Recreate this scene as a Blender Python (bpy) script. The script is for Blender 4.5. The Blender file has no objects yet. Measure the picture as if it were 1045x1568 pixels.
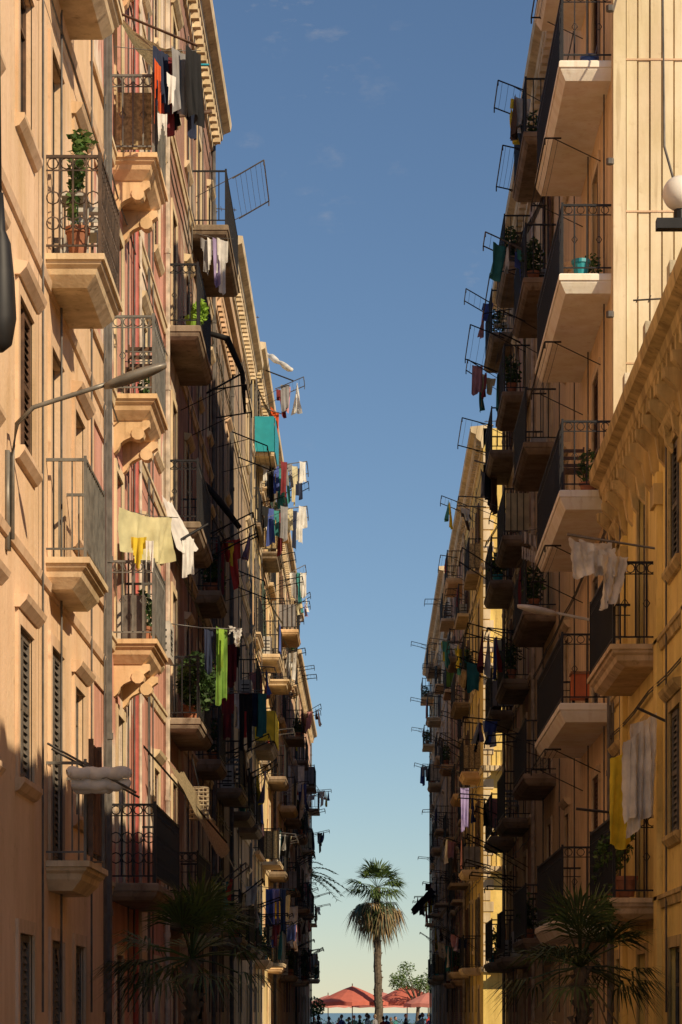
import bpy, bmesh, math, random
from mathutils import Vector
EYE=2.0
sc=bpy.context.scene
RND=random.Random(11)
# ------------------------------------------------------------------ materials
def nm(name):
    m=bpy.data.materials.new(name); m.use_nodes=True
    nt=m.node_tree; b=nt.nodes['Principled BSDF']; return m,nt,b
def plaster(name,c,dirt=0.5,bump=0.25,rough=0.9,streak=1.0,c2=None,patch=None):
    m,nt,b=nm(name); N=nt.nodes; L=nt.links
    tc=N.new('ShaderNodeTexCoord')
    n1=N.new('ShaderNodeTexNoise'); n1.inputs['Scale'].default_value=0.7; n1.inputs['Detail'].default_value=9; n1.inputs['Roughness'].default_value=0.68
    L.new(tc.outputs['Object'],n1.inputs['Vector'])
    r1=N.new('ShaderNodeValToRGB'); r1.color_ramp.elements[0].position=0.36; r1.color_ramp.elements[1].position=0.60
    d=[x*(1-0.45*dirt) for x in c]; d[2]*=0.88
    r1.color_ramp.elements[0].color=(*(c2 or d),1); r1.color_ramp.elements[1].color=(*c,1)
    L.new(n1.outputs['Fac'],r1.inputs[0])
    src=r1.outputs[0]
    def mul(a,bk):
        mx=N.new('ShaderNodeMix'); mx.data_type='RGBA'; mx.blend_type='MULTIPLY'; mx.inputs[0].default_value=1
        L.new(a,mx.inputs[6]); L.new(bk,mx.inputs[7]); return mx.outputs[2]
    if patch:
        n5=N.new('ShaderNodeTexNoise'); n5.inputs['Scale'].default_value=0.33; n5.inputs['Detail'].default_value=10; n5.inputs['Roughness'].default_value=.55
        L.new(tc.outputs['Object'],n5.inputs['Vector'])
        r5=N.new('ShaderNodeValToRGB'); r5.color_ramp.elements[0].position=0.53; r5.color_ramp.elements[1].position=0.56
        L.new(n5.outputs['Fac'],r5.inputs[0])
        m5=N.new('ShaderNodeMix'); m5.data_type='RGBA'; L.new(r5.outputs[0],m5.inputs[0]); L.new(src,m5.inputs[6]); m5.inputs[7].default_value=(*patch,1); src=m5.outputs[2]
    def streaks(sc3,scale,p0,p1,k,loc):
        mp=N.new('ShaderNodeMapping'); mp.inputs['Scale'].default_value=sc3; mp.inputs['Location'].default_value=loc
        L.new(tc.outputs['Object'],mp.inputs['Vector'])
        n2=N.new('ShaderNodeTexNoise'); n2.inputs['Scale'].default_value=scale; n2.inputs['Detail'].default_value=8; n2.inputs['Roughness'].default_value=.6
        L.new(mp.outputs[0],n2.inputs['Vector'])
        r2=N.new('ShaderNodeValToRGB'); r2.color_ramp.elements[0].position=p0; r2.color_ramp.elements[1].position=p1
        r2.color_ramp.elements[0].color=(k,k*0.95,k*0.90,1); r2.color_ramp.elements[1].color=(1,1,1,1)
        L.new(n2.outputs['Fac'],r2.inputs[0]); return r2.outputs[0]
    src=mul(src,streaks((2.2,2.2,0.3),1.4,.38,.58,1-0.5*dirt*streak,(0,0,0)))
    src=mul(src,streaks((7,7,0.5),1.2,.30,.42,1-0.75*dirt*streak,(3,1,2)))
    src=mul(src,streaks((1,1,1),5.0,.28,.40,1-0.55*dirt,(7,2,5)))
    L.new(src,b.inputs['Base Color'])
    b.inputs['Roughness'].default_value=rough
    n3=N.new('ShaderNodeTexNoise'); n3.inputs['Scale'].default_value=14; n3.inputs['Detail'].default_value=8
    L.new(tc.outputs['Object'],n3.inputs['Vector'])
    bp=N.new('ShaderNodeBump'); bp.inputs['Strength'].default_value=bump; bp.inputs['Distance'].default_value=0.03
    L.new(n3.outputs['Fac'],bp.inputs['Height']); L.new(bp.outputs[0],b.inputs['Normal'])
    return m
def simple(name,c,rough=0.7,metal=0.0,var=0.25,scale=6.0,trans=0.0):
    m,nt,b=nm(name); N=nt.nodes; L=nt.links
    tc=N.new('ShaderNodeTexCoord'); n=N.new('ShaderNodeTexNoise'); n.inputs['Scale'].default_value=scale; n.inputs['Detail'].default_value=5
    L.new(tc.outputs['Object'],n.inputs['Vector'])
    r=N.new('ShaderNodeValToRGB'); r.color_ramp.elements[0].position=0.35; r.color_ramp.elements[1].position=0.65
    r.color_ramp.elements[0].color=(*[x*(1-var) for x in c],1); r.color_ramp.elements[1].color=(*[min(1,x*(1+var*0.4)) for x in c],1)
    L.new(n.outputs['Fac'],r.inputs[0]); L.new(r.outputs[0],b.inputs['Base Color'])
    b.inputs['Roughness'].default_value=rough; b.inputs['Metallic'].default_value=metal
    if trans>0:
        t=N.new('ShaderNodeBsdfTranslucent'); L.new(r.outputs[0],t.inputs['Color'])
        ms=N.new('ShaderNodeMixShader'); ms.inputs[0].default_value=trans
        out=[x for x in N if x.type=='OUTPUT_MATERIAL'][0]
        L.new(b.outputs[0],ms.inputs[1]); L.new(t.outputs[0],ms.inputs[2]); L.new(ms.outputs[0],out.inputs[0])
    return m
def brick(name):
    m,nt,b=nm(name); N=nt.nodes; L=nt.links
    tc=N.new('ShaderNodeTexCoord'); sp=N.new('ShaderNodeSeparateXYZ'); cb=N.new('ShaderNodeCombineXYZ')
    L.new(tc.outputs['Object'],sp.inputs[0])
    ad=N.new('ShaderNodeMath'); ad.operation='ADD'; L.new(sp.outputs[0],ad.inputs[0]); L.new(sp.outputs[1],ad.inputs[1])
    L.new(ad.outputs[0],cb.inputs[0]); L.new(sp.outputs[2],cb.inputs[1])
    t=N.new('ShaderNodeTexBrick'); t.inputs['Scale'].default_value=3.0
    t.inputs['Color1'].default_value=(0.42,0.19,0.10,1); t.inputs['Color2'].default_value=(0.32,0.14,0.08,1); t.inputs['Mortar'].default_value=(0.45,0.36,0.25,1)
    L.new(cb.outputs[0],t.inputs['Vector']); L.new(t.outputs[0],b.inputs['Base Color']); b.inputs['Roughness'].default_value=0.95
    return m
M={}
M['peach']=plaster('plaster_peach',(0.82,0.58,0.39),0.32,streak=.55)
M['pink']=plaster('plaster_pink',(0.70,0.36,0.29),0.45,patch=(.82,.69,.56))
M['rose']=plaster('plaster_rose',(0.46,0.26,0.20),0.6,patch=(.54,.43,.33))
M['brown']=plaster('plaster_brown',(0.34,0.25,0.19),0.5)
M['brown2']=plaster('plaster_umber',(0.44,0.33,0.23),0.5,patch=(.38,.27,.20))
M['yellow']=plaster('plaster_yellow',(0.90,0.66,0.22),0.45)
M['yellow2']=plaster('plaster_pale_yellow',(0.86,0.66,0.34),0.5,patch=(.82,.52,.28))
M['cream']=plaster('plaster_cream',(0.84,0.68,0.44),0.5,patch=(.72,.42,.32))
M['ochre']=plaster('plaster_ochre',(0.96,0.72,0.25),0.4,streak=.7)
M['apricot']=plaster('plaster_apricot',(0.90,0.67,0.40),0.4,streak=.7)
M['salmon']=plaster('plaster_salmon',(0.76,0.46,0.34),0.6,patch=(.80,.66,.46))
M['greyb']=plaster('plaster_grey',(0.56,0.47,0.37),0.55,patch=(.72,.54,.30))
M['tan']=plaster('plaster_tan',(0.66,0.46,0.25),0.6,patch=(.50,.28,.19))
M['clad']=plaster('ribbed_cladding',(0.80,0.69,0.49),0.3,0.1)
M['brick']=brick('brick')
M['slabw']=plaster('slab_white',(0.93,0.89,0.80),0.18,0.15)
M['slabo']=plaster('slab_orange',(0.84,0.58,0.34),0.45,0.2)
M['slabc']=plaster('slab_cream',(0.76,0.59,0.39),0.5,0.2)
M['slabd']=plaster('slab_dark',(0.34,0.26,0.19),0.7,0.2)
M['trimc']=plaster('trim_cream',(0.82,0.66,0.45),0.5,0.15)
M['trimp']=plaster('trim_peach',(0.76,0.54,0.37),0.45,0.15,streak=.6)
M['trimo']=plaster('trim_ochre',(0.74,0.55,0.25),0.8,0.3)
M['peel']=plaster('parapet_peeling',(0.82,0.73,0.56),0.9,0.4,patch=(.25,.18,.10))
M['stone']=plaster('stone_dark',(0.28,0.20,0.13),0.7,0.3)
M['iron']=simple('iron_black',(0.018,0.017,0.018),0.55,0.3)
M['ironr']=simple('iron_rusty',(0.10,0.065,0.045),0.7,0.2,0.5)
M['irong']=simple('iron_grey',(0.17,0.16,0.14),0.6,0.2,0.4)
M['steel']=simple('steel_rod',(0.20,0.19,0.18),0.45,0.6,0.3)
M['glass']=simple('window_glass',(0.025,0.028,0.032),0.12,0.0,0.4,1.5)
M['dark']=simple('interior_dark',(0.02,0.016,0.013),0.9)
M['wood']=simple('wood_brown',(0.12,0.06,0.03),0.6,0,0.5,9)
M['woodo']=simple('wood_orange',(0.34,0.15,0.06),0.6,0,0.4,9)
M['wgreen']=simple('shutter_green',(0.035,0.07,0.05),0.6,0,0.4,9)
M['wgrey']=simple('shutter_grey',(0.14,0.12,0.10),0.6,0,0.4,9)
M['wcream']=simple('shutter_cream',(0.50,0.40,0.26),0.6,0,0.3,9)
M['reed']=simple('reed_screen',(0.42,0.31,0.16),0.9,0,0.5,22)
M['red']=simple('pipe_red',(0.42,0.07,0.05),0.5,0,0.3)
M['pipe']=simple('pipe_white',(0.55,0.46,0.36),0.6,0,0.4)
M['pipeg']=simple('pipe_grey',(0.12,0.11,0.10),0.6,0,0.4)
M['acw']=simple('ac_white',(0.55,0.52,0.46),0.5,0,0.25)
CL={}
for k,c in dict(white=(.87,.85,.80),cream=(.75,.66,.42),navy=(.02,.03,.07),black=(.012,.012,.014),maroon=(.20,.025,.03),orange=(.75,.13,.03),teal=(.05,.25,.24),lilac=(.34,.27,.48),grey=(.28,.27,.27),green=(.20,.38,.06),lime=(.30,.50,.06),yellow=(.85,.65,.05),blue=(.07,.11,.36),red=(.50,.05,.04),paley=(.75,.70,.40),brown=(.10,.06,.04),pinkc=(.60,.28,.28)).items():
    CL[k]=simple('cloth_'+k,c,0.9,0,0.22,5,0.3 if k in('white','cream','paley','yellow','lime','green','orange') else 0.12)
M['net']=simple('netting_beige',(.42,.34,.20),.9,0,.4,30,.4)
M['leafd']=simple('leaf_dark',(.035,.075,.02),.6,0,.5,3,.25)
M['leafm']=simple('leaf_mid',(.07,.15,.03),.6,0,.4,3,.3)
M['leafl']=simple('leaf_light',(.12,.20,.045),.6,0,.4,3,.3)
M['frond']=simple('palm_green',(.09,.14,.035),.55,0,.4,3,.3)
M['frondd']=simple('palm_dark',(.045,.075,.02),.55,0,.4,3,.2)
M['dead']=simple('palm_dead',(.30,.21,.10),.8,0,.5,4,.2)
M['trunk']=simple('palm_trunk',(.13,.10,.07),.95,0,.5,8)
M['clay']=simple('terracotta',(.36,.14,.07),.8,0,.3)
M['plteal']=simple('plastic_teal',(.02,.30,.36),.4,0,.1)
M['plor']=simple('plastic_orange',(.65,.16,.04),.5,0,.2)
M['plblue']=simple('plastic_blue',(.03,.10,.35),.4,0,.1)
M['globe']=simple('lamp_globe_glass',(.85,.80,.72),.25,0,.05)
M['lampm']=simple('lamp_metal',(.22,.20,.17),.45,.3,.3)
M['skin']=simple('skin',(.45,.26,.18),.6,0,.1)
M['umb']=simple('parasol_coral',(.85,.24,.17),.8,0,.1,3,.4)
M['umb2']=simple('parasol_pink',(.85,.34,.28),.8,0,.1,3,.4)
M['asphalt']=simple('asphalt',(.05,.05,.05),.95,0,.3,4)
M['pave']=simple('pavement_stone',(.33,.29,.24),.9,0,.3,3)
M['paint']=simple('road_paint',(.75,.75,.72),.8,0,.2)
M['sand']=simple('sand',(.50,.40,.27),.95,0,.2,.5)
M['sea']=simple('sea_water',(.05,.13,.18),.25,0,.3,.1)
M['rooft']=simple('roof_tile_red',(.30,.13,.08),.9,0,.4,2)
# ------------------------------------------------------------------ mesh builder
class MB:
    def __init__(s): s.V=[];s.F=[];s.I=[];s.mats=[]
    def mi(s,m):
        if m not in s.mats: s.mats.append(m)
        return s.mats.index(m)
    def poly(s,pts,m):
        n=len(s.V); s.V+= [tuple(p) for p in pts]; s.F.append(tuple(range(n,n+len(pts)))); s.I.append(s.mi(m))
    def box(s,x0,x1,y0,y1,z0,z1,m):
        n=len(s.V)
        s.V+=[(x0,y0,z0),(x1,y0,z0),(x1,y1,z0),(x0,y1,z0),(x0,y0,z1),(x1,y0,z1),(x1,y1,z1),(x0,y1,z1)]
        i=s.mi(m)
        for f in((0,1,2,3),(4,5,6,7),(0,1,5,4),(1,2,6,5),(2,3,7,6),(3,0,4,7)):
            s.F.append(tuple(n+k for k in f)); s.I.append(i)
    def loft(s,rings,m,cap=True):
        n=len(s.V); k=len(rings[0]); i=s.mi(m)
        for r in rings: s.V+=[tuple(p) for p in r]
        for a in range(len(rings)-1):
            for b in range(k):
                c=(b+1)%k
                s.F.append((n+a*k+b,n+a*k+c,n+(a+1)*k+c,n+(a+1)*k+b)); s.I.append(i)
        if cap:
            s.F.append(tuple(n+b for b in range(k))); s.I.append(i)
            s.F.append(tuple(n+(len(rings)-1)*k+b for b in range(k))); s.I.append(i)
    def tube(s,pts,r,m,n=5):
        pts=[Vector(p) for p in pts]; rings=[]
        for i,p in enumerate(pts):
            d=(pts[min(i+1,len(pts)-1)]-pts[max(i-1,0)]).normalized()
            a=d.cross(Vector((0,0,1)) if abs(d.z)<0.95 else Vector((1,0,0))).normalized(); b=d.cross(a)
            rr=r[i] if isinstance(r,(list,tuple)) else r
            rings.append([p+a*rr*math.cos(2*math.pi*k/n)+b*rr*math.sin(2*math.pi*k/n) for k in range(n)])
        s.loft(rings,m)
    def grid(s,P,m,mask=None):
        n=len(s.V); H=len(P); W=len(P[0]); i=s.mi(m)
        for r in P: s.V+=[tuple(p) for p in r]
        for a in range(H-1):
            for b in range(W-1):
                if mask and not mask((b+.5)/(W-1),(a+.5)/(H-1)): continue
                s.F.append((n+a*W+b,n+a*W+b+1,n+(a+1)*W+b+1,n+(a+1)*W+b)); s.I.append(i)
    def build(s,name,parent=None,smooth=False,recalc=True):
        if not s.F: return None
        me=bpy.data.meshes.new(name); me.from_pydata(s.V,[],s.F)
        for m in s.mats: me.materials.append(m)
        me.polygons.foreach_set('material_index',s.I)
        if smooth: me.polygons.foreach_set('use_smooth',[True]*len(s.F))
        me.update()
        if recalc:
            bm=bmesh.new(); bm.from_mesh(me); bmesh.ops.recalc_face_normals(bm,faces=bm.faces); bm.to_mesh(me); bm.free()
        o=bpy.data.objects.new(name,me); sc.collection.objects.link(o)
        if parent: o.parent=parent; o.location=-parent.location
        return o
def empty(name,loc=(0,0,0)):
    o=bpy.data.objects.new(name,None); o.location=loc; sc.collection.objects.link(o); return o
class Fac:
    def __init__(s,side,W): s.s=side; s.W=W
    def P(s,y,d,z): return Vector((s.s*(s.W-d),y,z+EYE))
    def box(s,mb,y0,y1,d0,d1,z0,z1,m):
        a=s.s*(s.W-d0); b=s.s*(s.W-d1)
        mb.box(min(a,b),max(a,b),y0,y1,z0+EYE,z1+EYE,m)
    def prof(s,mb,y0,y1,pts,m):
        mb.loft([[s.P(y0,d,z) for d,z in pts],[s.P(y1,d,z) for d,z in pts]],m)
LEFT=Fac(-1,3.3); RIGHT=Fac(1,3.53)
# ------------------------------------------------------------------ facade elements
REV=.09
def wall(mb,f,y0,y1,z0,z1,ops,m,rev=REV):
    ys=sorted({y0,y1}|{o[0] for o in ops}|{o[1] for o in ops}); zs=sorted({z0,z1}|{o[2] for o in ops}|{o[3] for o in ops})
    ys=[y for y in ys if y0<=y<=y1]; zs=[z for z in zs if z0<=z<=z1]
    for a,b in zip(ys,ys[1:]):
        run=None
        for c,d in zip(zs,zs[1:]):
            my,mz=(a+b)/2,(c+d)/2
            hole=any(o[0]<my<o[1] and o[2]<mz<o[3] for o in ops)
            if hole:
                if run is not None: mb.poly([f.P(a,0,run),f.P(b,0,run),f.P(b,0,c),f.P(a,0,c)],m); run=None
            elif run is None: run=c
        if run is not None: mb.poly([f.P(a,0,run),f.P(b,0,run),f.P(b,0,zs[-1]),f.P(a,0,zs[-1])],m)
    for o in ops:
        a,b,c,d=o[:4]
        for q in(((a,0,c),(a,-rev,c),(a,-rev,d),(a,0,d)),((b,0,c),(b,-rev,c),(b,-rev,d),(b,0,d)),((a,0,c),(b,0,c),(b,-rev,c),(a,-rev,c)),((a,0,d),(b,0,d),(b,-rev,d),(a,-rev,d))):
            mb.poly([f.P(*p) for p in q],m)
def louvre(mb,f,y0,y1,d,z0,z1,m,sp):
    w=.05
    for a,b,c,e in((y0,y0+w,z0,z1),(y1-w,y1,z0,z1),(y0+w,y1-w,z0,z0+w*1.3),(y0+w,y1-w,z1-w*1.3,z1),(y0+w,y1-w,(z0+z1)/2-.03,(z0+z1)/2+.03)):
        f.box(mb,a,b,d,d+.04,c,e,m)
    z=z0+.08
    while z<z1-.08:
        mb.poly([f.P(y0+w,d+.03,z),f.P(y1-w,d+.03,z),f.P(y1-w,d+.005,z+sp*.8),f.P(y0+w,d+.005,z+sp*.8)],m); z+=sp
def window(mb,f,o,kind,wm,sp):
    y0,y1,z0,z1=o[:4]; g=M['glass']; mid=(y0+y1)/2
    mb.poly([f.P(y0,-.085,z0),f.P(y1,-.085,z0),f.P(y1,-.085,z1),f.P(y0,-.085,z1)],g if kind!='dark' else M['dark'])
    if kind in('glass','open','half'):
        t=.05
        for a,b,c,e in((y0,y0+t,z0,z1),(y1-t,y1,z0,z1),(mid-t/2,mid+t/2,z0,z1),(y0+t,mid-t/2,z0,z0+t),(mid+t/2,y1-t,z0,z0+t),(y0+t,mid-t/2,z1-t,z1),(mid+t/2,y1-t,z1-t,z1)):
            f.box(mb,a,b,-.083,-.055,c,e,wm)
        zz=z1-.5*(.9 if z1-z0>1.6 else .7)
        f.box(mb,y0+t,mid-t/2,-.081,-.058,zz,zz+.04,wm); f.box(mb,mid+t/2,y1-t,-.081,-.058,zz,zz+.04,wm)
    if kind=='shut':
        louvre(mb,f,y0+.01,mid-.005,-.06,z0+.01,z1-.01,wm,sp); louvre(mb,f,mid+.005,y1-.01,-.06,z0+.01,z1-.01,wm,sp)
    if kind=='half':
        louvre(mb,f,mid+.005,y1-.01,-.05,z0+.01,z1-.01,wm,sp)
    if kind=='open':
        h=(y1-y0)/2
        louvre(mb,f,y0-h,y0-.02,.05,z0+.02,z1-.02,wm,sp); louvre(mb,f,y1+.02,y1+h,.05,z0+.02,z1-.02,wm,sp)
def trim(mb,f,o,m,hood=True,door=False,w=.13):
    y0,y1,z0,z1=o[:4]
    f.box(mb,y0-w,y0,-.01,.03,z0,z1+w,m); f.box(mb,y1,y1+w,-.01,.03,z0,z1+w,m); f.box(mb,y0,y1,-.01,.028,z1,z1+w,m)
    if hood:
        f.prof(mb,y0-w-.06,y1+w+.06,[(-.01,z1+w+.002),(.05,z1+w+.002),(.11,z1+w+.07),(.13,z1+w+.12),(-.01,z1+w+.14)],m)
    if not door:
        f.prof(mb,y0-w-.03,y1+w+.03,[(-.01,z0-.14),(.04,z0-.12),(.09,z0-.05),(.09,z0-.003),(-.01,z0-.003)],m)
def slab(mb,f,y0,y1,dep,z,m,th=.22,style=0):
    if style==0: L=[(0,.02),(-.02,0),(-.10,0),(-.105,.02),(-.13,.025),(-.17,.045),(-th,.10)]
    elif style==1: L=[(0,0),(-.06,0),(-.065,.03),(-.10,.04),(-.13,.08),(-.19,.10),(-th,.2)]
    else: L=[(0,0),(-.05,0),(-.052,.01),(-.10,.012)]
    rings=[]
    for dz,i in L:
        rings.append([f.P(y0+i,-.02,z+dz),f.P(y1-i,-.02,z+dz),f.P(y1-i,dep-i,z+dz),f.P(y0+i,dep-i,z+dz)])
    mb.loft(rings,m)
def corbel(mb,f,y,w,dep,z,m):
    h=dep*.9; pts=[(-.01,z),(dep,z),(dep,z-.08)]
    for k in range(1,9):
        t=k/8; pts.append((dep*(1-t)**1.4*.92+.03*math.sin(t*9),z-.1-(h-.1)*t))
    pts.append((-.01,z-h))
    f.prof(mb,y-w/2,y+w/2,pts,m)
    c=f.P(y,dep*.68,z-.17)
    mb.tube([c-Vector((0,w*.62,0)),c+Vector((0,w*.62,0))],.085,m,10)
def railing(mb,f,y0,y1,dep,z,m,h=1.0,sp=.12,orn=0,t=.016):
    a,b,e=y0+.05,y1-.05,dep-.05
    for zz,tt in((z+h,.03),(z+.09,.02))+(((z+h-.14,.014),) if orn else ()):
        f.box(mb,a-tt/2,a+tt/2,0,e+tt/2,zz-tt/2,zz+tt/2,m); f.box(mb,b-tt/2,b+tt/2,0,e+tt/2,zz-tt/2,zz+tt/2,m)
        f.box(mb,a+tt/2,b-tt/2,e-tt/2,e+tt/2,zz-tt/2,zz+tt/2,m)
    def bar(y,d,big=False):
        q=t*(1.8 if big else 1)
        f.box(mb,y-q/2,y+q/2,d-q/2,d+q/2,z+(0 if big else .09),z+h+(.04 if big else 0),m)
    for y,d in((a,e),(b,e)): bar(y,d,True)
    n=max(1,int(e/sp))
    for i in range(1,n):
        bar(a,e*i/n); bar(b,e*i/n)
    n2=max(2,int((b-a)/sp))
    for i in range(1,n2): bar(a+(b-a)*i/n2,e)
    def ring(c,u,r,k=8):
        pts=[c+u*r*math.cos(2*math.pi*i/k)+Vector((0,0,r*math.sin(2*math.pi*i/k))) for i in range(k+1)]
        mb.tube(pts,t*.42,m,3)
    if orn:
        X=Vector((1,0,0)); Yv=Vector((0,1,0)); hs=[z+h-.07]+([z+.32,z+.58] if orn>1 else [])
        for hh in hs:
            r=.055 if hh>z+.9 else .075
            for i in range(n): ring(f.P(a,e*(i+.5)/n,hh),X,min(r,e/n*.48))
            for i in range(n2): ring(f.P(a+(b-a)*(i+.5)/n2,e,hh),Yv,min(r,(b-a)/n2*.48))
        if orn>1:
            for i in range(n2): ring(f.P(a+(b-a)*(i+.5)/n2,e,z+.2),Yv,.03,6)
        if orn==1:
            for i in range(1,n,2):
                mb.tube([f.P(a,e*i/n-.04,z+.5),f.P(a,e*i/n,z+.56),f.P(a,e*i/n+.04,z+.5),f.P(a,e*i/n,z+.44),f.P(a,e*i/n-.04,z+.5)],.008,m,3)
def rack(mb,f,y0,y1,d0,z,L,rise,m,wires=4,hook=True):
    for y in(y0,y1):
        mb.tube([f.P(y,d0,z),f.P(y,d0+L,z+rise)],.014,m,4)
        if hook: mb.tube([f.P(y,d0+L,z+rise),f.P(y,d0+L,z+rise-.1)],.012,m,4)
        mb.tube([f.P(y,0,z-.35),f.P(y,d0+L*.5,z+rise*.5)],.008,m,4)
    mb.tube([f.P(y0,d0+L,z+rise),f.P(y1,d0+L,z+rise)],.012,m,4)
    for i in range(wires):
        t=(i+.6)/(wires+.3)
        mb.tube([f.P(y0,d0+L*t,z+rise*t),f.P((y0+y1)/2,d0+L*t,z+rise*t-.03),f.P(y1,d0+L*t,z+rise*t)],.004,m,3)
def cloth(mb,p0,p1,drop,m,kind='towel',amp=.04,wind=(0,0,0),seed=0,nx=14,nz=14,crump=0.0,pinch=.12):
    r=random.Random(seed); p0=Vector(p0);p1=Vector(p1); dv=p1-p0; pe=dv.cross(Vector((0,0,1))).normalized()
    ph=r.random()*6; fr=r.uniform(1.3,2.6); ph2=r.random()*6; w=Vector(wind); P=[]
    amp=min(amp,dv.length*.16)
    for j in range(nz+1):
        t=j/nz; row=[]
        for i in range(nx+1):
            u=i/nx
            q=p0+dv*(u+(.5-u)*pinch*t)-Vector((0,0,1))*(drop*t*(1+.07*math.sin(u*5+ph2))+.12*dv.length*math.sin(math.pi*u)*(1-t)*.5)
            q+=pe*amp*(.25+t)*(math.sin(u*fr*6.28+ph+t*1.7)+.45*math.sin(u*fr*14+ph2+t*3))
            q+=w*t**1.3*(1+.25*math.sin(u*4+ph))
            if crump: q+=Vector((r.uniform(-1,1),r.uniform(-1,1),r.uniform(-1,1)))*crump
            row.append(q)
        P.append(row)
    mk=None
    if kind=='shirt': mk=lambda u,t:(.22<u<.78) or (t<.42 and (u-.5 if u>.5 else .5-u)<.5-.1*t and t<.36+.2*abs(u-.5))
    if kind=='trousers': mk=lambda u,t:(t<.28) or not(.42<u<.58)
    if kind=='rag': mk=lambda u,t: t<.6+.35*math.sin(u*7+ph)
    mb.grid(P,m,mk)
def sheet(mb,a,b,c,d,sag,m,n=10,rip=.02,seed=1):
    r=random.Random(seed); a,b,c,d=map(Vector,(a,b,c,d)); P=[]
    for j in range(n+1):
        v=j/n; row=[]
        for i in range(n+1):
            u=i/n; q=a*(1-u)*(1-v)+b*u*(1-v)+c*u*v+d*(1-u)*v
            q=q+Vector((0,0,-sag*4*u*(1-u)*(.4+.6*v)+r.uniform(-rip,rip)))
            row.append(q)
        P.append(row)
    mb.grid(P,m)
def leaves(mb,c,rad,n,size,mats,rnd=RND,shell=.35):
    c=Vector(c)
    for _ in range(n):
        while True:
            v=Vector((rnd.uniform(-1,1),rnd.uniform(-1,1),rnd.uniform(-1,1)))
            if shell<v.length<1: break
        p=c+Vector((v.x*rad[0],v.y*rad[1],v.z*rad[2]))
        a=Vector((rnd.gauss(0,1),rnd.gauss(0,1),rnd.gauss(0,.7))).normalized(); b=a.cross(Vector((rnd.gauss(0,1),rnd.gauss(0,1),rnd.gauss(0,1)))).normalized()
        s=size*rnd.uniform(.6,1.4)
        mb.poly([p-a*s,p+b*s*.45,p+a*s,p-b*s*.45],rnd.choice(mats))
def pot(mb,c,r,h,m):
    c=Vector(c); rings=[]
    for z,k in((0,.7),(h*.8,.95),(h*.8,1.08),(h,1.08),(h,.9),(h*.85,.88)):
        rings.append([c+Vector((r*k*math.cos(a*math.pi/6),r*k*math.sin(a*math.pi/6),z)) for a in range(12)])
    mb.loft(rings,m)
def ac(mb,f,y,z,d=0.03):
    f.box(mb,y-.4,y+.4,d,d+.3,z,z+.55,M['acw'])
    c=f.P(y-.1,d+.302,z+.27)
    mb.poly([c+Vector((0,.2*math.cos(k*math.pi/8),.2*math.sin(k*math.pi/8))) for k in range(16)],M['dark'])
    for k in range(5): f.box(mb,y-.3,y+.1,d+.304,d+.31,z+.08+.09*k,z+.09+.09*k,M['acw'])
    for k in range(4): f.box(mb,y-.404,y-.401,d+.05,d+.25,z+.1+.1*k,z+.13+.1*k,M['dark'])
def chair(mb,f,y,d,z,m):
    for a,b in((0,0),(.36,0),(0,.32),(.36,.32)): f.box(mb,y+a,y+a+.025,d+b,d+b+.025,z,z+(.85 if a>.3 else .44),m)
    f.box(mb,y,y+.385,d,d+.345,z+.441,z+.465,m)
    for k in range(3): f.box(mb,y+.362,y+.38,d+.026,d+.319,z+.55+.11*k,z+.60+.11*k,m)
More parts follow.
